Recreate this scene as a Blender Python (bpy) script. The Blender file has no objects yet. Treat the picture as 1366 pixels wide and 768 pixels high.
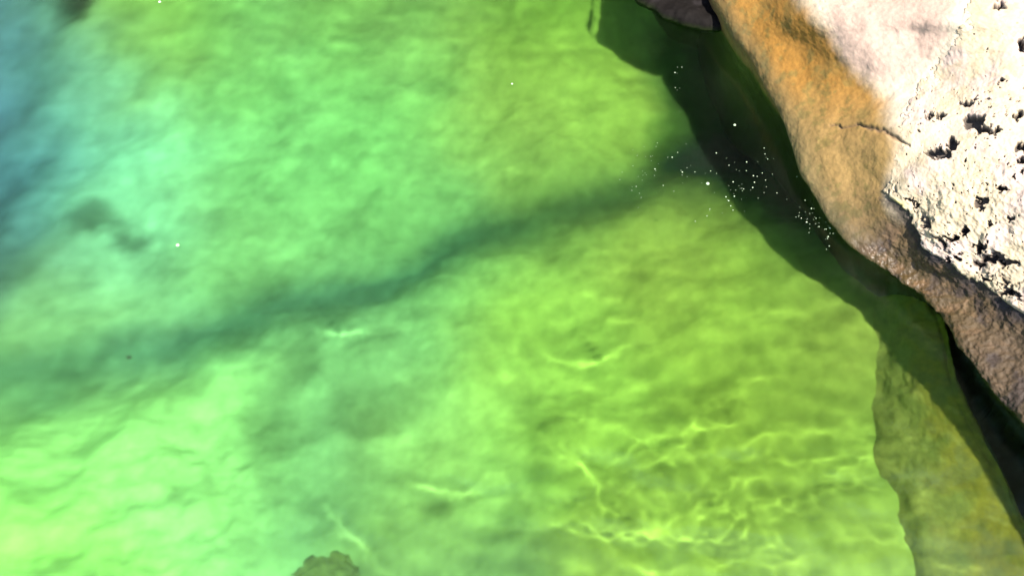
import bpy, math
import numpy as np
from mathutils import Vector

S = bpy.context.scene
COL = S.collection
rad = math.radians

# ------------------------------------------------------------------ camera
H, PITCH, HFOV = 3.2, rad(50), rad(55)
cam_d = bpy.data.cameras.new('camera'); cam = bpy.data.objects.new('camera', cam_d); COL.objects.link(cam)
cam.location = (0, 0, H); cam.rotation_euler = (math.pi/2 - PITCH, 0, 0)
cam_d.sensor_fit = 'HORIZONTAL'; cam_d.angle = HFOV; cam_d.clip_start = .05; cam_d.clip_end = 2000
S.camera = cam

# ------------------------------------------------------------------ light
SUN_EL, SUN_AZ = rad(62), rad(-60)        # azimuth: where the sun stands, from +x towards +y
SUN_STRENGTH, SKY_STRENGTH, EXPOSURE = 4.6, .14, 2.0
w = bpy.data.worlds.new('World'); S.world = w; w.use_nodes = True
nt = w.node_tree; bg = nt.nodes['Background']
sky = nt.nodes.new('ShaderNodeTexSky'); sky.sky_type = 'NISHITA'; sky.sun_disc = False
sky.sun_elevation = SUN_EL; sky.sun_rotation = math.pi/2 - SUN_AZ
nt.links.new(sky.outputs[0], bg.inputs[0]); bg.inputs[1].default_value = SKY_STRENGTH
sl = bpy.data.lights.new('sun', 'SUN'); sl.energy = SUN_STRENGTH; sl.angle = rad(1.2); sl.color = (1, .955, .87)
so = bpy.data.objects.new('sun', sl); COL.objects.link(so)
sd = Vector((math.cos(SUN_EL)*math.cos(SUN_AZ), math.cos(SUN_EL)*math.sin(SUN_AZ), math.sin(SUN_EL)))
so.rotation_euler = sd.to_track_quat('Z', 'Y').to_euler(); so.location = sd*20
try:
    sl.cycles.is_caustics_light = True
except Exception as e:
    print('caustics light', e)
S.view_settings.view_transform = 'Standard'; S.view_settings.look = 'None'
S.view_settings.exposure = EXPOSURE; S.view_settings.gamma = 1; S.view_settings.use_curve_mapping = False
S.cycles.use_denoising = True
S.cycles.max_bounces = 10; S.cycles.transmission_bounces = 8; S.cycles.volume_bounces = 1
S.cycles.sample_clamp_indirect = 6

# ------------------------------------------------------------------ pixel <-> world (photo 1366x768)
F = 683/math.tan(HFOV/2); CP, SP = math.cos(PITCH), math.sin(PITCH)
def unproj(px, py, z):
    px, py, z = np.asarray(px, float), np.asarray(py, float), np.asarray(z, float)
    a = (px-683)/F; b = -(py-384)/F
    dy = CP + b*SP; dz = -SP + b*CP
    t = (z-H)/dz
    return np.stack([a*t, dy*t, z+0*t], -1)
def proj(P):
    x, y, z = P[..., 0], P[..., 1], P[..., 2]-H
    f = y*CP - z*SP; u = y*SP + z*CP
    f = np.maximum(f, .05)
    return 683 + F*x/f, 384 - F*u/f
def apparent(x, y, z):
    """photo pixel at which an underwater point is seen through the refracting surface"""
    r = np.hypot(x, y)+1e-6; d = np.maximum(-z, .01)
    s = r*H/(H+d)
    for _ in range(12):
        si = s/np.hypot(s, H); st = si/1.333
        s = .5*s + .5*np.clip(r - d*st/np.sqrt(1-st*st), 0, None)
    k = s/r
    return proj(np.stack([x*k, y*k, 0*x], -1))

# ------------------------------------------------------------------ noise
def _hash(ix, iy, iz, seed):
    h = (ix*374761393 + iy*668265263 + iz*2147483647 + seed*974634777) & 0xFFFFFFFF
    h = ((h ^ (h >> 13))*1274126177) & 0xFFFFFFFF
    h = ((h ^ (h >> 16))*2246822519) & 0xFFFFFFFF
    return (h ^ (h >> 15)) & 0xFFFFFF
def noise(p, seed=0):
    p = np.asarray(p, float); i = np.floor(p).astype(np.int64); f = p-i
    u = f*f*f*(f*(f*6-15)+10); out = 0
    for dx in (0, 1):
        wx = u[..., 0] if dx else 1-u[..., 0]
        for dy in (0, 1):
            wy = u[..., 1] if dy else 1-u[..., 1]
            for dz in (0, 1):
                wz = u[..., 2] if dz else 1-u[..., 2]
                h = _hash(i[..., 0]+dx, i[..., 1]+dy, i[..., 2]+dz, seed)
                a = h/16777216.*2*np.pi; zc = ((h*7919) & 0xFFFF)/65536.*2-1; rr = np.sqrt(1-zc*zc)
                out = out + wx*wy*wz*((f[..., 0]-dx)*np.cos(a)*rr+(f[..., 1]-dy)*np.sin(a)*rr+(f[..., 2]-dz)*zc)
    return out*1.6
def fbm(p, o=4, seed=0, g=.5):
    s = 0; a = 1
    for k in range(o):
        s = s + a*noise(np.asarray(p)*2.03**k, seed+k*17); a *= g
    return s
def v3(x, y, z=0., s=1.):
    x, y = np.broadcast_arrays(x, y)
    return np.stack([x*s, y*s, 0*x+z*s], -1)
def sstep(a, b, x):
    t = np.clip((x-a)/(b-a), 0, 1); return t*t*(3-2*t)
def mixc(a, b, t):
    return a*(1-t[..., None]) + np.asarray(b)*t[..., None]
def polydist(px, py, pts):
    """distance to a polyline, parameter along it 0..n-1"""
    best = np.full(px.shape, 1e9); par = np.zeros(px.shape)
    for k in range(len(pts)-1):
        ax, ay = pts[k][:2]; bx, by = pts[k+1][:2]
        dx, dy = bx-ax, by-ay
        t = np.clip(((px-ax)*dx+(py-ay)*dy)/(dx*dx+dy*dy), 0, 1)
        d = np.hypot(px-ax-t*dx, py-ay-t*dy); m = d < best
        best = np.where(m, d, best); par = np.where(m, k+t, par)
    return best, par

# ------------------------------------------------------------------ object helpers
def tag(o, label=None, cat=None, group=None, kind=None):
    if label: o['label'] = label
    if cat: o['category'] = cat
    if group: o['group'] = group
    if kind: o['kind'] = kind
    return o
def mesh_obj(name, V, Fc, mat, parent=None, cols=None, smooth=True):
    me = bpy.data.meshes.new(name)
    V = np.asarray(V, np.float32).reshape(-1, 3); Fc = np.asarray(Fc, np.int32)
    me.vertices.add(len(V)); me.vertices.foreach_set('co', V.ravel())
    k = Fc.shape[1]
    me.loops.add(Fc.size); me.loops.foreach_set('vertex_index', Fc.ravel())
    me.polygons.add(len(Fc)); me.polygons.foreach_set('loop_start', np.arange(0, Fc.size, k, dtype=np.int32))
    me.update(calc_edges=True)
    me.polygons.foreach_set('use_smooth', np.full(len(Fc), smooth))
    for nm, c in (cols or {}).items():
        c = np.asarray(c, np.float32)
        if c.ndim > 1 and c.shape[-1] == 3:
            at = me.attributes.new(nm, 'FLOAT_COLOR', 'POINT')
            at.data.foreach_set('color', np.concatenate([c.reshape(-1, 3), np.ones((len(V), 1), np.float32)], 1).ravel())
        else:
            at = me.attributes.new(nm, 'FLOAT', 'POINT'); at.data.foreach_set('value', c.ravel())
    me.materials.append(mat)
    o = bpy.data.objects.new(name, me); COL.objects.link(o)
    if parent: o.parent = parent
    o.cycles.is_caustics_receiver = True
    return o
def grid_faces(n, m, wrap=False):
    i = np.arange(n-1)[:, None]; j = np.arange(m-1)[None, :]
    a = (i*m+j).ravel()
    return np.stack([a, a+m, a+m+1, a+1], 1)
def normals(P):
    du = np.gradient(P, axis=0); dv = np.gradient(P, axis=1)
    n = np.cross(du, dv); return n/(np.linalg.norm(n, axis=-1, keepdims=True)+1e-12)

class NT:
    def __init__(s, name):
        s.m = bpy.data.materials.new(name); s.m.use_nodes = True; s.t = s.m.node_tree
        s.b = s.t.nodes['Principled BSDF']; s.out = s.t.nodes['Material Output']
    def n(s, typ, **kw):
        nd = s.t.nodes.new(typ)
        for k, v in kw.items(): setattr(nd, k, v)
        return nd
    def l(s, a, b): s.t.links.new(a, b)
def vcol_mat(name, rough=.9, attr='tint', grain=60, grain_amt=.3, bump=.4, bump_dist=.004, fine=260, wet=None, spec=.3):
    """surface whose base tint is stored on the mesh, broken up by procedural grain and relief"""
    s = NT(name); at = s.n('ShaderNodeAttribute', attribute_name=attr)
    tc = s.n('ShaderNodeTexCoord')
    n1 = s.n('ShaderNodeTexNoise'); n1.inputs['Scale'].default_value = grain; n1.inputs['Detail'].default_value = 6; n1.inputs['Roughness'].default_value = .65
    n2 = s.n('ShaderNodeTexNoise'); n2.inputs['Scale'].default_value = fine; n2.inputs['Detail'].default_value = 4
    for q in (n1, n2): s.l(tc.outputs['Object'], q.inputs['Vector'])
    r = s.n('ShaderNodeMapRange'); r.inputs[1].default_value = .3; r.inputs[2].default_value = .7
    r.inputs[3].default_value = 1-grain_amt; r.inputs[4].default_value = 1+grain_amt*.6
    s.l(n1.outputs[0], r.inputs[0])
    mx = s.n('ShaderNodeVectorMath', operation='SCALE'); s.l(at.outputs['Color'], mx.inputs[0]); s.l(r.outputs[0], mx.inputs['Scale'])
    s.l(mx.outputs[0], s.b.inputs['Base Color'])
    ad = s.n('ShaderNodeMath', operation='ADD'); s.l(n1.outputs[0], ad.inputs[0])
    ml = s.n('ShaderNodeMath', operation='MULTIPLY'); ml.inputs[1].default_value = .5; s.l(n2.outputs[0], ml.inputs[0]); s.l(ml.outputs[0], ad.inputs[1])
    bp = s.n('ShaderNodeBump'); bp.inputs['Strength'].default_value = bump; bp.inputs['Distance'].default_value = bump_dist
    s.l(ad.outputs[0], bp.inputs['Height']); s.l(bp.outputs[0], s.b.inputs['Normal'])
    s.b.inputs['Roughness'].default_value = rough; s.b.inputs['Specular IOR Level'].default_value = spec
    if wet:
        wa = s.n('ShaderNodeAttribute', attribute_name=wet); mr = s.n('ShaderNodeMapRange')
        mr.inputs[3].default_value = rough; mr.inputs[4].default_value = .42
        s.l(wa.outputs['Fac'], mr.inputs[0]); s.l(mr.outputs[0], s.b.inputs['Roughness'])
    return s.m

# ================================================================== LARGE STRUCTURE
# ---------------------------------------------------------------- pool bed
def rbf(px, py, pts, sig=150.):
    """normalised Gaussian interpolation of control values (px, py, v...)"""
    pts = np.array([list(p[:2])+list(np.atleast_1d(p[2])) for p in pts], float)
    num = 0; den = 1e-12
    for p in pts:
        wgt = np.exp(-((px-p[0])**2+(py-p[1])**2)/(2*sig*sig)) + 1e-9/(1+((px-p[0])**2+(py-p[1])**2)/1e4)
        num = num + wgt[..., None]*p[2:]; den = den + wgt
    return num/den[..., None]

DEPTH = [(-250, 60, 2.6), (-120, 250, 2.4), (-60, 60, 2.2), (30, 120, 1.75), (150, 60, 1.35), (130, 230, 1.45), (-40, 420, 1.6), (80, 420, 1.4),
         (300, 80, 1.15), (300, 300, 1.25), (550, 100, 1.1), (550, 250, 1.15), (750, 100, .95), (850, 150, .85), (700, 400, .95),
         (900, 350, .85), (1050, 450, .8), (450, 550, 1.1), (250, 640, 1.05), (80, 700, 1.0), (600, 700, 1.0), (850, 650, .8),
         (1100, 650, .7), (1000, 100, 1.25), (930, 110, 1.05), (1060, 210, 1.0), (960, 180, 1.05), (1020, 275, .6), (1080, 310, .42), (1100, 335, .45), (940, 280, .8), (1150, 700, .58), (1160, 480, .55), (1120, 375, .5), (1140, 420, .5), (1180, 600, .55), (1000, -100, .9), (890, 20, .68), (860, -70, .7), (500, -150, 1.2), (200, -200, 1.3), (800, 900, .7), (200, 950, .7), (1500, 600, 1.0), (1500, 100, 1.0)]
ALB = [(-100, 100, (0.039, 0.082, 0.131)), (-70, 280, (0.026, 0.064, 0.063)), (65, 70, (0.043, 0.112, 0.117)), (75, 150, (0.046, 0.124, 0.117)), (30, 200, (0.022, 0.071, 0.127)),
       (0, 350, (0.028, 0.068, 0.069)), (170, 60, (0.118, 0.214, 0.022)), (150, 200, (0.136, 0.395, 0.209)), (150, 340, (0.1, 0.247, 0.118)), (300, 60, (0.076, 0.186, 0.048)),
       (330, 200, (0.085, 0.24, 0.073)), (330, 330, (0.085, 0.209, 0.066)), (500, 150, (0.09, 0.262, 0.07)), (520, 60, (0.073, 0.145, 0.031)), (680, 150, (0.131, 0.205, 0.037)),
       (820, 130, (0.135, 0.218, 0.027)), (750, 30, (0.065, 0.136, 0.016)), (760, 230, (0.089, 0.17, 0.034)), (560, 280, (0.073, 0.188, 0.055)), (80, 450, (0.139, 0.291, 0.082)),
       (100, 620, (0.165, 0.382, 0.104)), (300, 600, (0.145, 0.342, 0.095)), (60, 740, (0.146, 0.348, 0.062)), (430, 600, (0.068, 0.163, 0.06)), (500, 480, (0.088, 0.214, 0.073)),
       (600, 600, (0.142, 0.274, 0.061)), (600, 720, (0.089, 0.17, 0.042)), (720, 450, (0.119, 0.218, 0.032)), (800, 560, (0.113, 0.201, 0.026)), (900, 350, (0.122, 0.171, 0.025)),
       (1000, 420, (0.117, 0.188, 0.023)), (1000, 560, (0.097, 0.148, 0.016)), (900, 700, (0.118, 0.182, 0.025)), (1120, 460, (0.102, 0.13, 0.021)), (1150, 600, (0.092, 0.149, 0.02)),
       (1150, 720, (0.143, 0.208, 0.035)), (1000, 150, (0.021, 0.036, 0.012)), (1080, 260, (0.021, 0.036, 0.015)), (950, 60, (0.06, 0.084, 0.027)), (1400, 500, (0.072, 0.084, 0.048))]  # dark points beside the boulder put its shade into the bed colour
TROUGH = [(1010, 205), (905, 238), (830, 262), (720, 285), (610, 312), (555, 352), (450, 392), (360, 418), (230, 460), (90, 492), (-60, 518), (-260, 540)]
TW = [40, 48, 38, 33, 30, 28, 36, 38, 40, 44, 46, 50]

ns = 620
sx = np.linspace(-1, 1, ns); sy = np.linspace(-1, 1, ns)
gx = 3.4*sx + 120*np.sign(sx)*np.abs(sx)**9*1. ; gy = 3.2 + 3.2*sy + 120*np.sign(sy)*np.abs(sy)**9
X, Y = np.meshgrid(gx, gy, indexing='ij')
Z = np.full(X.shape, -1.0)
wob = fbm(v3(X, Y, 3., 1.8), 2, 5)
wob2 = fbm(v3(X, Y, 9., 7.), 3, 25)
for it in range(3):
    AX, AY = apparent(X, Y, np.minimum(Z, -.05))
    wx = AX + 26*wob; wy = AY + 22*fbm(v3(X, Y, 7., 2.), 2, 11)
    D = rbf(wx, wy, DEPTH, 95.)[..., 0]
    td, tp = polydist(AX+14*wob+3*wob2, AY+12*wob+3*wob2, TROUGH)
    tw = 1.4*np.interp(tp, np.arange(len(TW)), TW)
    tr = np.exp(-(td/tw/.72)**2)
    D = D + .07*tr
    # blend to a surrounding pool and its banks outside the picture
    far = sstep(1.0, 1.8, np.maximum(np.abs(AX-640)/1000, np.abs(AY-380)/760))
    far = np.maximum(far, sstep(4.8, 6.5, np.hypot(X, Y-3)))
    D = D*(1-far) + 1.3*far
    Z = -D
rel = .05*fbm(v3(X, Y, 1., 2.2), 4, 2, .4) + .008*fbm(v3(X, Y, 4., 9.), 3, 3)
rough_bl = sstep(500, 250, AX)*sstep(500, 620, AY)
rel = rel + rough_bl*.03*fbm(v3(X, Y, 2., 6.), 4, 31)
Z = Z + rel
rim = np.hypot((X-0)/9., (Y-5.)/7.5)
near = sstep(1.0, -1.2, Y)
Z = Z + sstep(.85, 1.5, rim)*(2.6+.5*fbm(v3(X, Y, 0, .35), 4, 77)) + np.clip(rim-1.5, 0, 30)*.35 + near*2.3*sstep(1.4, .5, rim)
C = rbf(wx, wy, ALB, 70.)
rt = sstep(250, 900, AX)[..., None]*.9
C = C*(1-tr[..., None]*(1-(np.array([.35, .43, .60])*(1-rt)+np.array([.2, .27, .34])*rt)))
mot = fbm(v3(X, Y, 5., 4.), 5, 51, .6)
C = C*(1+.22*mot)[..., None]
mot2 = fbm(v3(X, Y, 15., 13.), 4, 61, .6)
C = C*(1+.10*mot2)[..., None]
# wedge of boulder shadow painted into the bed colour
rock_shade = sstep(846, 900, AX+12*wob+8*wob2)*sstep(14, -14, (AY-238) - (AX-900)*.40 + 10*wob2)*sstep(8, 40, AY)
C = C*(1-rock_shade[..., None]*np.array([.72, .60, .66]))
# dark sediment and stone patches with their own outline
for (cx, cy, rx, ry, s_) in [(130, 296, 52, 28, .6), (365, 560, 45, 60, .3), (500, 560, 55, 55, .35), (405, 490, 40, 30, .35), (720, 735, 60, 32, .25), (590, 670, 35, 22, .3), (110, 4, 50, 30, .8), (660, 275, 60, 25, .2), (560, 500, 60, 40, .12)]:
    q = np.hypot((wx-cx+12*mot)/rx, (wy-cy+12*mot)/ry)
    C = C*(1-s_*(1-sstep(.3, 1.3, q)))[..., None]
C = np.clip(C, .005, .85)
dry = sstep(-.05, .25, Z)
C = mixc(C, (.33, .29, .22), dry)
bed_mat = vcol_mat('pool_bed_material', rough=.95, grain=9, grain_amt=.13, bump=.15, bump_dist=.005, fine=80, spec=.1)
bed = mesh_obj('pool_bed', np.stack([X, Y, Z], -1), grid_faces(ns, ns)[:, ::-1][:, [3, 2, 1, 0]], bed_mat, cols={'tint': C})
tag(bed, kind='structure')
bed_tmp = (gx, gy, Z)

# ---------------------------------------------------------------- water
nw = 800
sx = np.linspace(-1, 1, nw)
wxg = 3.6*sx + 26*np.sign(sx)*np.abs(sx)**11; wyg = 3.4 + 3.5*sx + 26*np.sign(sx)*np.abs(sx)**11
WX, WY = np.meshgrid(wxg, wyg, indexing='ij')
def waves(x, y):
    rng = np.random.RandomState(4); z = 0
    for k in range(15):
        lam = .13*(1.14**(k % 13))                      # 0.13 .. 0.6 m
        th = rad(90) + rng.normal(0, .5)                 # crests mostly run left to right
        kk = 2*np.pi/lam
        amp = .0011*(lam/.25)**1.5*rng.uniform(.5, 1.1)
        ph = rng.uniform(0, 6.28) + 1.3*noise(v3(x, y, k*3.1, .8), k)
        z = z + amp*np.sin(kk*(x*math.cos(th)+y*math.sin(th))+ph)
    return z
def ripples(x, y):
    rng = np.random.RandomState(9); z = 0
    for k in range(7):
        lam = rng.uniform(.11, .2); th = rad(90) + rng.normal(0, .3); kk = 2*np.pi/lam
        env = np.clip(.3+1.4*noise(v3(x, y, 5.5*k, 1.5), 70+k), 0, 1)
        z = z + env*.0011*(lam/.15)**2*np.sin(kk*(x*math.cos(th)+y*math.sin(th)) + 2.2*fbm(v3(x, y, k*2.3, 1.1), 2, 40+k))
    return z
ax_, ay_ = proj(np.stack([WX, WY, 0*WX], -1))
calm = .32 + .9*sstep(450, 900, ax_)*sstep(250, 500, ay_) + .5*sstep(90, 0, ay_)*sstep(150, 420, ax_)
sh = np.array([math.cos(SUN_AZ), math.sin(SUN_AZ)])*math.tan(math.asin(math.cos(SUN_EL)/1.333))
CREST = [[(905, 622), (960, 592), (1010, 581), (1060, 582), (1110, 577), (1170, 574)], [(850, 655), (890, 612), (930, 575), (985, 560)], [(1095, 730), (1150, 722), (1205, 724), (1255, 732)],
         [(1185, 743), (1230, 752), (1280, 762)], [(715, 655), (765, 695), (830, 740), (880, 775)], [(840, 604), (880, 592), (915, 586)], [(985, 506), (1045, 505)], [(775, 350), (812, 342), (855, 352)],
         [(690, 205), (720, 216), (745, 226)], [(1178, 620), (1188, 660), (1182, 700)],
         [(860, 668), (940, 650), (1020, 640), (1090, 650)], [(790, 706), (870, 720), (960, 720), (1050, 732)], [(440, 675), (490, 730), (525, 775)], [(700, 560), (760, 600), (800, 650), (850, 655)],
         [(940, 430), (1000, 418), (1050, 425)], [(1010, 610), (1070, 625), (1140, 618)], [(560, 640), (620, 655), (680, 640)], [(900, 745), (980, 752), (1070, 748)], [(750, 470), (800, 480), (850, 465)],
         [(430, 425), (470, 432), (500, 428)]]
def crests(x, y):
    qx, qy = proj(np.stack([x-.4*math.cos(SUN_AZ), y-.4*math.sin(SUN_AZ), 0*x], -1)); region = .12+sstep(620, 800, qx)*sstep(330, 520, qy)
    z = 0; jx = .03*fbm(v3(x, y, 2., 5.), 3, 301); jy = .03*fbm(v3(x, y, 6., 5.), 3, 302)
    for q, line in enumerate(CREST):
        pts = []
        for (px, py) in line:
            s0 = unproj(px, py, 0.); d = s0-np.array([0, 0, H]); d /= np.linalg.norm(d); hz = d[:2]/1.333; dep = .75
            b = s0[:2] + hz/math.sqrt(1-hz@hz)*dep + sh*dep; pts.append(tuple(b))
        d, t = polydist(x+jx, y+jy, pts); wd = (.040, .052, .034, .060)[q % 4]
        env = np.sin(np.pi*np.clip((t+.25)/(len(pts)-.5), 0, 1))**.7
        env = env*np.clip(.75+.9*noise(v3(x, y, q*1.7, 4.), 330+q), .25, 1)
        z = z + 1.0*wd*wd*env*np.exp(-(d/wd)**2)
    for q, (fx, fy, wd, am) in enumerate([(.6, 2.7, .056, .62), (.85, 2.3, .064, .45)]):
        n = noise(v3(x*fx+2.5*jx, y*fy+2.5*jy, q*5.), 350+q)
        gx_ = np.gradient(n, wxg, axis=0); gy_ = np.gradient(n, wyg, axis=1)
        d = np.abs(n)/np.sqrt(gx_**2+gy_**2+.6)
        env = np.clip(.25+1.1*noise(v3(x, y, q*3.3, 2.2), 360+q), 0, 1)*region
        z = z + am*wd*wd*env*np.exp(-(d/wd)**2)
    return z
WZ = (waves(WX, WY)*calm*.15 + ripples(WX, WY)*.3*(.1+sstep(600, 850, ax_)*sstep(250, 480, ay_)) + crests(WX, WY))*sstep(12, 6, np.hypot(WX, WY-3))
P = np.stack([WX, WY, WZ], -1).reshape(-1, 3)
fc = grid_faces(nw, nw)
# close the body of water with walls and a floor below the bed
idx = np.arange(nw*nw).reshape(nw, nw)
ring = np.concatenate([idx[:-1, 0], idx[-1, :-1], idx[:0:-1, -1], idx[0, :0:-1]])
low = P[ring].copy(); low[:, 2] = -9
b0 = len(P); n_r = len(ring)
V = np.concatenate([P, low])
k = np.arange(n_r); k2 = (k+1) % n_r
walls = np.stack([ring[k], b0+k, b0+k2, ring[k2]], 1)
floor_ring = b0 + k[::-1]
wm = NT('water_material'); wm.t.nodes.remove(wm.b)
gl = wm.n('ShaderNodeBsdfGlass'); gl.inputs['IOR'].default_value = 1.333; gl.inputs['Roughness'].default_value = .12
wm.l(gl.outputs[0], wm.out.inputs['Surface'])
gl.inputs['Color'].default_value = (.90, 1, .94, 1)
me = bpy.data.meshes.new('water')
quads = np.concatenate([fc, walls]).astype(np.int32)
me.vertices.add(len(V)); me.vertices.foreach_set('co', V.astype(np.float32).ravel())
li = np.concatenate([quads.ravel(), floor_ring.astype(np.int32)])
me.loops.add(len(li)); me.loops.foreach_set('vertex_index', li)
me.polygons.add(len(quads)+1); me.polygons.foreach_set('loop_start', np.concatenate([np.arange(0, quads.size, 4), [quads.size]]).astype(np.int32))
me.update(calc_edges=True)
me.polygons.foreach_set('use_smooth', [True]*len(fc) + [False]*(len(walls)+1)); me.materials.append(wm.m)
import bmesh
water = bpy.data.objects.new('water', me); COL.objects.link(water); tag(water, kind='structure')
water.cycles.is_caustics_caster = True

# ---------------------------------------------------------------- unseen wall added beyond the pool to keep sky out of the reflections
cu, cv = np.meshgrid(np.linspace(-16, 18, 260), np.linspace(0, 1, 150), indexing='ij')
hz_ = cv*17 - 2.5
cx_ = cu; cy_ = 7.6 + .04*(cu-1)**2*0 + .10*hz_ - .02*np.abs(cu)**1.6
CP_ = np.stack([cx_, cy_, hz_ + cv*1.2*fbm(v3(cu, cu*0, 0, .5), 3, 900)], -1)
cn = 1.0*fbm(CP_*np.array([.5, .5, .3]), 4, 901) + .25*fbm(CP_*np.array([2.4, 2.4, 1.2]), 4, 902, .6)
CP_[..., 1] -= cn; CP_[..., 0] += .3*cn
ct = fbm(CP_*np.array([1.6, 1.6, .5]), 5, 903)
cc_ = mixc(np.broadcast_to(np.array([.055, .06, .04]), CP_.shape), (.03, .055, .012), sstep(-.1, .4, ct)); cc_ = mixc(cc_, (.12, .10, .075), sstep(.1, .6, -ct))
tag(mesh_obj('sky_blocking_wall', CP_, grid_faces(260, 150), vcol_mat('sky_blocking_rock', grain=4, grain_amt=.4, bump=.8, bump_dist=.05, fine=30), cols={'tint': cc_}), kind='structure')

# ================================================================== BOULDER
# control sections: foot (deep), undercut, lip, face, crest, top rings, back
SEC = [
 # lip              face             crest            top1              top2             top3
 [(800,-330,.20), (860,-330,.36), (930,-330,.55), (1060,-330,.72), (1300,-340,1.05), (1700,-360,.95)],
 [(885,-150,.17), (940,-150,.30), (1010,-150,.48), (1130,-150,.64), (1350,-150,.97), (1720,-170,.95)],
 [(955,0,.15),   (1012,0,.29),    (1078,0,.47),   (1180,0,.62),    (1366,0,.84),    (1720,-40,.9)],
 [(998,70,.12),  (1058,62,.27),   (1128,60,.45),  (1215,50,.59),   (1380,50,.78),   (1730,30,.88)],
 [(1038,140,.10),(1104,130,.26),  (1182,122,.42), (1250,105,.54),  (1390,90,.73),   (1740,70,.86)],
 [(1062,205,.08),(1130,195,.26),  (1203,182,.43), (1262,150,.53),  (1395,115,.69),  (1745,100,.84)],
 [(1094,272,.05),(1140,250,.17),  (1194,232,.31), (1262,185,.49),  (1400,145,.66),  (1750,125,.82)],
 [(1130,322,.02),(1158,300,.10),  (1188,270,.23), (1264,215,.45),  (1405,175,.63),  (1755,155,.80)],
 [(1165,350,.00),(1186,335,.06),  (1212,305,.17), (1275,250,.40),  (1410,205,.60),  (1760,185,.79)],
 [(1205,378,.01),(1226,362,.07),  (1246,338,.19), (1300,285,.36),  (1420,240,.56),  (1765,220,.77)],
 [(1250,412,.03),(1282,396,.10),  (1302,368,.20), (1340,320,.35),  (1440,280,.53),  (1775,260,.75)],
 [(1290,470,.06),(1328,436,.14),  (1346,398,.23), (1385,355,.35),  (1470,320,.50),  (1790,310,.72)],
 [(1330,522,.08),(1378,482,.18),  (1394,440,.27), (1435,400,.37),  (1510,370,.50),  (1810,370,.70)],
 [(1372,566,.09),(1428,526,.20),  (1448,482,.29), (1490,450,.38),  (1560,430,.49),  (1840,440,.68)],
 [(1470,700,.10),(1520,650,.22),  (1545,600,.32), (1590,570,.40),  (1660,560,.48),  (1900,580,.64)],
 [(1560,880,.10),(1610,820,.22),  (1640,770,.32), (1690,740,.40),  (1760,730,.46),  (2000,740,.60)],
]
ctrl = []
for row in SEC:
    p = [unproj(*c) for c in row]
    lip = p[0]; inward = p[3]-p[0]; inward[2] = 0; inward /= np.linalg.norm(inward)
    tuck = lip + inward*.07; tuck[2] = lip[2]*.35-.05
    und = lip + inward*.20; und[2] = -.45
    foot = lip + inward*.16; foot[2] = -1.9
    back = p[-1] + inward*.25; back[2] = .3
    deep = p[-1] + inward*.3; deep[2] = -2.0
    ctrl.append([foot, und, tuck] + p + [back, deep])
ctrl = np.array(ctrl)
def cr(P, n, axis, tt=None):
    P = np.moveaxis(P, axis, 0); m = len(P)
    t = np.linspace(0, m-1, n) if tt is None else tt
    i = np.clip(np.floor(t).astype(int), 0, m-2); f = (t-i)[:, None, None]
    g = lambda k: P[np.clip(k, 0, m-1)]
    a, b, c, d = g(i-1), g(i), g(i+1), g(i+2)
    r = .5*(2*b + (c-a)*f + (2*a-5*b+4*c-d)*f*f + (3*b-a-3*c+d)*f**3)
    return np.moveaxis(r, 0, axis)
tv = np.concatenate([np.linspace(0, 2, 40)[:-1], np.linspace(2, 5, 190)[:-1], np.linspace(5, 7, 260)[:-1], np.linspace(7, 10, 50)])
tu = np.concatenate([np.linspace(0, 2, 40)[:-1], np.linspace(2, 13, 560)[:-1], np.linspace(13, 15, 40)])
B = cr(cr(ctrl, 0, 0, tu), 0, 1, tv)
NU, NV = B.shape[:2]
N0 = normals(B)
if N0[200, 250, 2] < 0: N0 = -N0
BPX, BPY = proj(B)
Vg = np.broadcast_to(tv[None, :], (NU, NV)); Ug = np.broadcast_to(tu[:, None], (NU, NV))
# soften: broad lumps, then grain; the face is smooth, the lower edge is coarse
coarse = sstep(6.5, 8.5, Ug)
disp = .012*fbm(B*3.2, 3, 101) + .0035*fbm(B*11, 4, 102)*(1+1.6*coarse) + .0012*fbm(B*45, 3, 103)*(1+2.5*coarse)
# horizontal crack in the face
cd, cp_ = polydist(BPX+3*noise(B*40, 5), BPY+3*noise(B*40+5, 6), [(1108, 166), (1125, 168), (1142, 166), (1165, 172), (1184, 176), (1198, 186), (1212, 194)])
cw = np.interp(cp_, range(7), [1.4, 1.8, 2.2, 3.0, 3.2, 2.4, 1.6])
crack = np.exp(-(cd/cw)**2)
disp = disp - .012*crack
# fluting on the face, running down to the water
# ---- crust field (pale pitted limestone skin): >0 where it covers
EDGE = [(1196, 205), (1190, 240), (1183, 262), (1206, 278), (1222, 305), (1238, 338), (1268, 352), (1290, 372), (1312, 378), (1340, 402), (1372, 424), (1460, 470), (1600, 600)]
def inside_side(px, py, pts):
    """signed distance to the polyline, positive to its upper right"""
    best = np.full(px.shape, 1e9); sg = np.ones(px.shape)
    for k in range(len(pts)-1):
        ax, ay = pts[k]; bx, by = pts[k+1]; dx, dy = bx-ax, by-ay
        t = np.clip(((px-ax)*dx+(py-ay)*dy)/(dx*dx+dy*dy), 0, 1)
        d = np.hypot(px-ax-t*dx, py-ay-t*dy); m = d < best
        best = np.where(m, d, best); sg = np.where(m, np.sign(dx*(py-ay)-dy*(px-ax)), sg)
    return best*-sg
rag = 9*fbm(B*16, 4, 201, .6) + 4*noise(B*60, 202)
e_full = [(1280, -400), (1290, -60), (1290, 30), (1240, 100), (1204, 150)] + EDGE
cr_sd = inside_side(BPX+rag, BPY+rag*.7, e_full)
lower = sstep(225, 275, BPY)            # the ragged overhanging rim is only on the lower side
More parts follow.
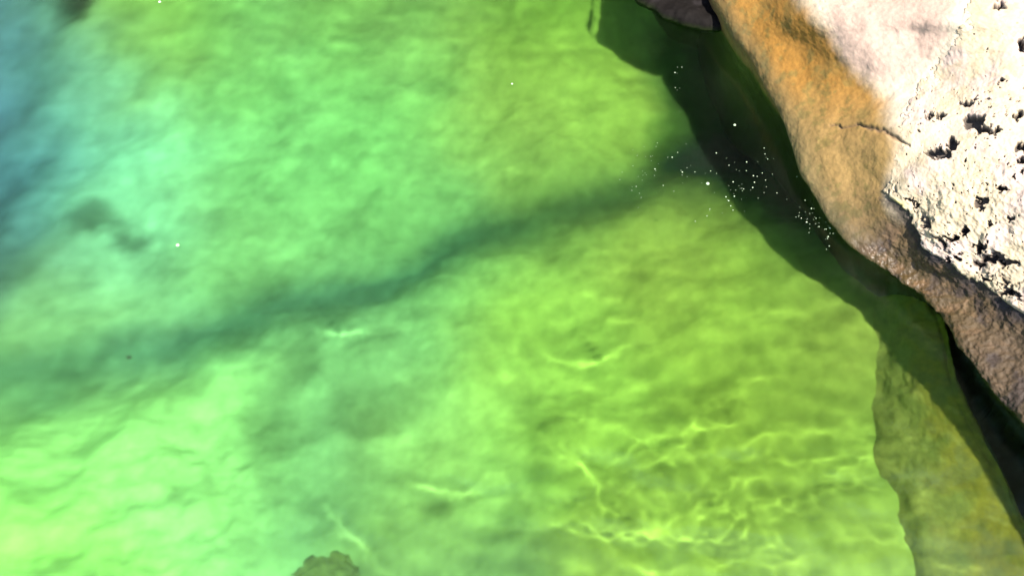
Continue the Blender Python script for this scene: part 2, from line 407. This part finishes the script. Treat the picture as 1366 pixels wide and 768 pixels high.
PITS = [(1297, 161, 15, 10), (1312, 171, 12, 6), (1328, 176, 9, 4), (1258, 203, 11, 6), (1271, 193, 7, 9), (1241, 205, 8, 4), (1248, 156, 8, 3), (1257, 152, 5, 4), (1238, 153, 4, 3),
        (1289, 136, 8, 4), (1301, 131, 4, 2), (1362, 60, 7, 9), (1358, 154, 6, 6), (1362, 196, 8, 8), (1308, 272, 8, 7), (1338, 252, 7, 4), (1318, 132, 4, 2), (1366, 215, 9, 5),
        (1216, 268, 6, 3), (1222, 276, 4, 3), (1290, 306, 6, 3), (1308, 330, 8, 8), (1325, 345, 16, 6), (1345, 352, 12, 5), (1270, 318, 12, 3), (1262, 352, 4, 8), (1336, 110, 3, 3), (1330, 8, 9, 6),
        (1288, 312, 5, 4), (1350, 290, 4, 3), (1320, 300, 5, 3), (1232, 290, 3, 5), (1240, 300, 8, 2.5), (1345, 390, 10, 4), (1320, 372, 6, 3), (1275, 345, 5, 4)]
wpx = BPX + 7*fbm(B*34, 3, 210); wpy = BPY + 6*fbm(B*34+9, 3, 211)
pit = np.full(B.shape[:2], 9.)
for (cx, cy, rx, ry) in PITS:
    pit = np.minimum(pit, np.hypot((wpx-cx)/rx, (wpy-cy)/ry)/1.12)
# small scattered pits; more of them low on the crust
sp_n = fbm(B*52, 3, 230, .6); zone = fbm(B*7, 3, 231)
small = sstep(.75, .85, sp_n + .22*zone + .04*sstep(120, 330, BPY) - .35*sstep(1230, 1190, BPX)*sstep(230, 200, BPY) - .25*sstep(120, 60, BPY))
smooth_patch = sstep(1.1, .8, np.hypot((wpx-1185)/85, (wpy-10)/105))
small = small*(1-smooth_patch)
pitm = np.maximum(1-sstep(.75, 1.1, pit), small*.7)
rim_n = fbm(B*13, 4, 260, .6)
rim_g = np.exp(-((cr_sd-17-8*rim_n)/4.5)**2)*sstep(.0, .25, rim_n+.12)*sstep(275, 300, BPY)
pitm = np.maximum(pitm, rim_g)
# thickness of crust
thick = .018*sstep(-2, 5, cr_sd)*(lower*.9+.1) + (.004+.006*lower)*fbm(B*9, 4, 240) + .0015*fbm(B*60, 3, 241)
thick = np.where(cr_sd > 0, np.maximum(thick, .003*lower+.0005), thick)
off = thick - .030*pitm - .04*sstep(3, -6, cr_sd)
in_crust = sstep(-2, 4, cr_sd)
Bd = B + N0*(disp - .045*pitm*in_crust)[..., None]
# ---- body colours
ochre = np.array([.46, .19, .028]); pale = np.array([.66, .55, .40]); brown = np.array([.055, .034, .012])
t1 = fbm(B*6, 4, 301); t2 = fbm(B*20, 4, 302, .6)
body = np.broadcast_to(ochre, B.shape).copy()
body = mixc(body, (.34, .17, .035), sstep(-.1, .5, t1)*.6)
body = mixc(body, (.43, .24, .085), sstep(90, 200, BPY)*.85)
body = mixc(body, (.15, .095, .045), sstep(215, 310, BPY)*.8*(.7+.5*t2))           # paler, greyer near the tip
body = mixc(body, (.20, .14, .03), sstep(.1, .6, t2+.4*t1)*.55*(1-sstep(4.2, 4.9, Vg)))  # algae film low on the face
lipd = sstep(3.7, 3.1, Vg)
body = mixc(body, (.20, .15, .07), lipd*.55)
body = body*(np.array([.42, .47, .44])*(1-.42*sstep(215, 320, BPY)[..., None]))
body = mixc(body, (.34, .28, .205), sstep(4.62, 5.2, Vg+.12*t1)*sstep(9.5, 7.5, Ug+.6*t1))  # crest paled like the crust, sunlit glow painted in
body = mixc(body, (.275, .19, .145), smooth_patch*.95)
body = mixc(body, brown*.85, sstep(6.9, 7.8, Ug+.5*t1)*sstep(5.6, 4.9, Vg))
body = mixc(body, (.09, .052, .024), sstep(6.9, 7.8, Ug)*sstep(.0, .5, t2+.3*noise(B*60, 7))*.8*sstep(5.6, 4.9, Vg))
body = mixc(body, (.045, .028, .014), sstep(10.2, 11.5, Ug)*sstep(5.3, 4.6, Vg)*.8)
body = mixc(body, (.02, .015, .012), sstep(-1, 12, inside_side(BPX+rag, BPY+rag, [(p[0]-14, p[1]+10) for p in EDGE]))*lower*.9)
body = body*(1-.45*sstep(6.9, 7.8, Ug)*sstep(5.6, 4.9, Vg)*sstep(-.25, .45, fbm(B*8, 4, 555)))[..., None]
body = mixc(body, (.10, .06, .03), np.clip(crack*1.1, 0, 1)*.85)
uw = sstep(.03, -.05, Bd[..., 2])
body = mixc(body, (.018, .024, .008), uw*.97)  # underwater stone painted dark to deepen the shade beside the boulder
body = mixc(body, np.array([.05, .062, .046]), uw*sstep(330, 450, BPY)*sstep(-.1, .4, fbm(B*9, 4, 777, .6)))
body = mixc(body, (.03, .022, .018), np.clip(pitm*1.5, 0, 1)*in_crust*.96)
wet = np.clip(sstep(.10, .0, Bd[..., 2]) + .25*sstep(7, 8, Ug)*sstep(4.6, 4, Vg), 0, 1)
rock_mat = vcol_mat('boulder_stone', rough=.85, grain=38, grain_amt=.22, bump=.4, bump_dist=.006, fine=190, wet='wet')
crust_mat = vcol_mat('crust_stone', rough=.95, grain=70, grain_amt=.14, bump=.3, bump_dist=.003, fine=200)
root = bpy.data.objects.new('boulder', None); COL.objects.link(root)
root.location = (1.5, 2.6, 0)
tag(root, 'large ochre boulder with white pitted crust leaning over the green water', 'boulder')
off0 = np.array([1.5, 2.6, 0])
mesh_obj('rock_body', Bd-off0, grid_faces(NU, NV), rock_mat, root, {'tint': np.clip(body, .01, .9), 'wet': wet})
Pc = B + N0*(disp+off)[..., None]
cc = np.broadcast_to(np.array([.285, .225, .15]), B.shape).copy()
cc = mixc(cc, (.29, .22, .18), sstep(-.1, .5, fbm(B*5, 3, 401)))
cc = mixc(cc, (.70, .50, .42), smooth_patch*.0)
cc = mixc(cc, (.22, .165, .09), sstep(.1, .7, fbm(B*26, 4, 402, .6))*.45)
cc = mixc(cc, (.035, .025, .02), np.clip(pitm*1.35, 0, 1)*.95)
cc = mixc(cc, (.75, .60, .10), np.exp(-(((BPX-1196)/7)**2+((BPY-275)/6)**2)))
fidx = grid_faces(NU, NV)
keep = ((off > -.012) & (Vg > 4.3) & (Vg < 8.9) & ((Vg > 4.9) | (Ug > 6.2))).ravel()
fidx = fidx[keep[fidx].any(1)]
used = np.unique(fidx); remap = np.full(NU*NV, -1); remap[used] = np.arange(len(used))
mesh_obj('white_crust', (Pc-off0).reshape(-1, 3)[used], remap[fidx], crust_mat, root, {'tint': np.clip(cc, .01, .9).reshape(-1, 3)[used]})

# ================================================================== OTHER ROCKS
def uref(px, py, z):
    """world point seen at a photo pixel at depth z, through the refracting surface"""
    p = unproj(px, py, 0.); d = p-np.array([0, 0, H]); d = d/np.linalg.norm(d)
    hz = d[:2]/1.333; c = math.sqrt(1-hz@hz)
    return np.array([p[0]+hz[0]/c*-z, p[1]+hz[1]/c*-z, z])
def loft(name, label, cat, ctrl, nu, nv, mat, amp, tint_fn, loc, part=None):
    G = cr(cr(np.array(ctrl), nu, 0), nv, 1)
    n = normals(G)
    if n[nu//2, nv//2, 2] < 0: n = -n
    G = G + n*(amp*fbm(G*4.5, 5, len(name)))[..., None]
    t, wt = tint_fn(G)
    o = mesh_obj(name, G-np.array(loc), grid_faces(nu, nv), mat, None, {'tint': t, 'wet': wt})
    o.location = loc
    return tag(o, label, cat)
# submerged ledge running beside the boulder
LED = []
for (l, m, r, zt) in [((1168, 345), (1192, 352), (1214, 372), -.42), ((1163, 390), (1196, 385), (1240, 408), -.32), ((1165, 450), (1208, 450), (1254, 442), -.30), ((1178, 520), (1224, 520), (1270, 520), -.31),
                      ((1190, 590), (1244, 590), (1298, 580), -.35), ((1205, 660), (1268, 650), (1330, 640), -.38), ((1225, 730), (1292, 720), (1362, 712), -.41), ((1240, 830), (1320, 830), (1410, 800), -.4), ((1260, 950), (1350, 950), (1470, 930), -.5)]:
    a = uref(l[0]-60, l[1], -.72); b = uref(l[0]+4, l[1], -.54); c = uref(m[0]+12, m[1], zt-.07); d = uref(*r, zt); e = d+np.array([.03, 0, -.12]); f = d+np.array([.0, 0, -1.3])
    LED.append([a, b, .5*(b+c), c, d, e, f])
def led_t(G):
    t = fbm(G*7, 4, 501); c = np.broadcast_to(np.array([.52, .44, .10]), G.shape).copy()
    c = mixc(c, (.42, .40, .16), sstep(0, .5, t)); c = mixc(c, (.75, .68, .28), sstep(.25, .7, fbm(G*14, 3, 502))*.5); c = mixc(c, (.22, .18, .04), sstep(.1, .6, -t)*.6)
    vv = np.linspace(0, 1, G.shape[1])[None, :] + .25*t
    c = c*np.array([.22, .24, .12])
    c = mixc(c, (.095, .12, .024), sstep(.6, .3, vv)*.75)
    return np.clip(c, .01, .8), np.zeros(G.shape[:2])
stone = vcol_mat('submerged_stone', rough=.9, grain=30, grain_amt=.25, bump=.5, bump_dist=.006, spec=.1)
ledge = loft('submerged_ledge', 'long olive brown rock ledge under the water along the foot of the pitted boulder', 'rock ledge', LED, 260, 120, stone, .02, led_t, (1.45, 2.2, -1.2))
# dark wet boulder at the top of the picture
DK = []
for (p0, p1, p2) in [((860, -120), (880, -150), (910, -180)), ((846, -22), (872, -62), (905, -110)), ((872, 14), (893, -22), (930, -75)), ((915, 31), (930, 0), (960, -50)), ((960, 38), (968, 8), (1000, -40)), ((1010, 36), (1015, 5), (1050, -30))]:
    a = unproj(*p0, 0.); inn = unproj(*p1, 0.)-a; inn /= np.linalg.norm(inn)
    DK.append([a+inn*.55+[0, 0, -2.], a+inn*.42+[0, 0, -.4], a+[0, 0, -.02], unproj(*p1, .06), unproj(*p2, .13), unproj(p2[0]+40, p2[1]-60, .18), unproj(p2[0]+60, p2[1]-160, .2), unproj(p2[0]+80, p2[1]-260, -.6)])
def dk_t(G):
    t = fbm(G*8, 4, 601); c = np.broadcast_to(np.array([.006, .005, .0045]), G.shape).copy()
    c = mixc(c, (.012, .01, .010), sstep(.1, .6, t)); c = mixc(c, (.02, .03, .008), sstep(.03, -.03, G[..., 2]))
    return c, np.ones(G.shape[:2])*sstep(.5, -.1, G[..., 2])
loft('dark_rock', 'low dark wet rock breaking the surface behind the boulder, at the far edge', 'rock', DK, 140, 120, vcol_mat('dark_wet_stone', rough=.7, grain=30, bump=.4, spec=.02), .03, dk_t, (1.0, 5.2, 0))

# stones lying on the bed
def bed_z(x, y):
    i = np.searchsorted(gx, x); j = np.searchsorted(gy, y); return float(Z[i, j])
def stone_obj(px, py, rx, ry, rz, tint, label, seed, name='sunken_stone'):
    z = -1.
    for _ in range(4):
        p = uref(px, py, z); z = bed_z(p[0], p[1])
    n, m = 40, 64
    th = np.linspace(0, math.pi, n)[:, None]; ph = np.linspace(0, 2*math.pi, m)[None, :]
    U = np.stack([np.sin(th)*np.cos(ph), np.sin(th)*np.sin(ph), np.cos(th)+0*ph], -1)
    r = 1+.30*fbm(U*1.3+seed, 4, seed)+.06*fbm(U*5+seed, 3, seed+1)
    G = U*r[..., None]*np.array([rx, ry, rz])
    t = np.broadcast_to(np.array(tint), G.shape)*(1+.5*fbm(G*14+seed, 4, seed+3))[..., None]
    o = mesh_obj(name, G, grid_faces(n, m)[:, ::-1], stone, None, {'tint': np.clip(t, .01, .8), 'wet': np.zeros((n, m))})
    o.location = (p[0], p[1], z-.15*rz)
    return tag(o, label, 'stone')
stone_obj(432, 772, .15, .11, .03, (.06, .105, .024), 'dark olive stone on the pool floor, cut off by the near edge', 3)

# ================================================================== BUBBLES AND SPECKS
bm_ = NT('bubble_film'); bm_.b.inputs['Base Color'].default_value = (.24, .30, .19, 1); bm_.b.inputs['Roughness'].default_value = .15; bm_.b.inputs['Specular IOR Level'].default_value = .6
def bubble_mesh():
    n, m = 6, 10
    th = np.linspace(0, math.pi/2, n)[:, None]; ph = np.linspace(0, 2*math.pi, m+1)[None, :]
    U = np.stack([np.sin(th)*np.cos(ph), np.sin(th)*np.sin(ph), np.cos(th)*.8+0*ph], -1)
    return U, grid_faces(n, m+1)[:, ::-1]
U, bf = bubble_mesh()
first = mesh_obj('air_bubble', U, bf, bm_.m)
used_first = [False]
def bubble(px, py, r, label, group=None):
    if used_first[0]:
        o = first.copy(); COL.objects.link(o)
    else:
        o = first; used_first[0] = True
    p = unproj(px, py, 0.); z = float(WZ[np.searchsorted(wxg, p[0]), np.searchsorted(wyg, p[1])])
    o.location = (p[0], p[1], z-.0005); o.scale = (r, r, r)
    for k in ('label', 'category', 'group'):
        if k in o: del o[k]
    return tag(o, label, 'bubble', group)
rs = np.random.RandomState(7)
WHERE = ['tiny pale bubble in the loose cluster over the right end of the long dark band', 'tiny pale bubble in the wide scatter on the dark shaded water left of the boulder',
         'tiny pale bubble in the dense cluster hugging the waterline under the boulder tip', 'tiny pale bubble in the thin upright string above the other bubbles']
GROUPS = ['bubbles over the end of the dark band', 'bubbles scattered in the shade of the boulder', 'bubbles under the boulder tip', 'upright string of bubbles']
clusters = [(850, 232, 14, 14, 16, 0), (880, 205, 16, 8, 6, 0), (955, 240, 36, 20, 26, 1), (985, 262, 28, 16, 16, 1), (1010, 240, 30, 24, 8, 1), (1083, 292, 12, 11, 22, 2), (1105, 312, 9, 9, 14, 2), (905, 110, 5, 18, 6, 3)]
def rock_edge(y): return np.interp(y, [0, 70, 140, 205, 272, 322], [955, 998, 1038, 1062, 1094, 1130])
for (cx, cy, sx_, sy_, n_, gi) in clusters:
    for q in range(int(n_*1.4)):
        x = cx+rs.normal()*sx_; y = cy+rs.normal()*sy_
        if x > rock_edge(y)-6: x = rock_edge(y)-6-abs(rs.normal())*15
        bubble(x, y, rs.choice([.0013, .0018, .0024, .0034], p=[.4, .3, .2, .1]), WHERE[gi], GROUPS[gi])
bubble(944, 245, .0085, 'biggest bright bubble on the dark water left of the boulder')
bubble(980, 167, .007, 'lone soft bubble high in the dark shade of the boulder')
bubble(237, 327, .009, 'single white bubble out on the open pale green water at left')
bubble(213, 3, .009, 'white bubble at the far edge above the mossy patch, upper left')
bubble(683, 112, .006, 'small lone bubble on the olive green water, upper middle')
sp = stone_obj(172, 476, .014, .011, .008, (.03, .04, .02), 'tiny black pebble lying alone in the dark band at left', 33, 'black_pebble')
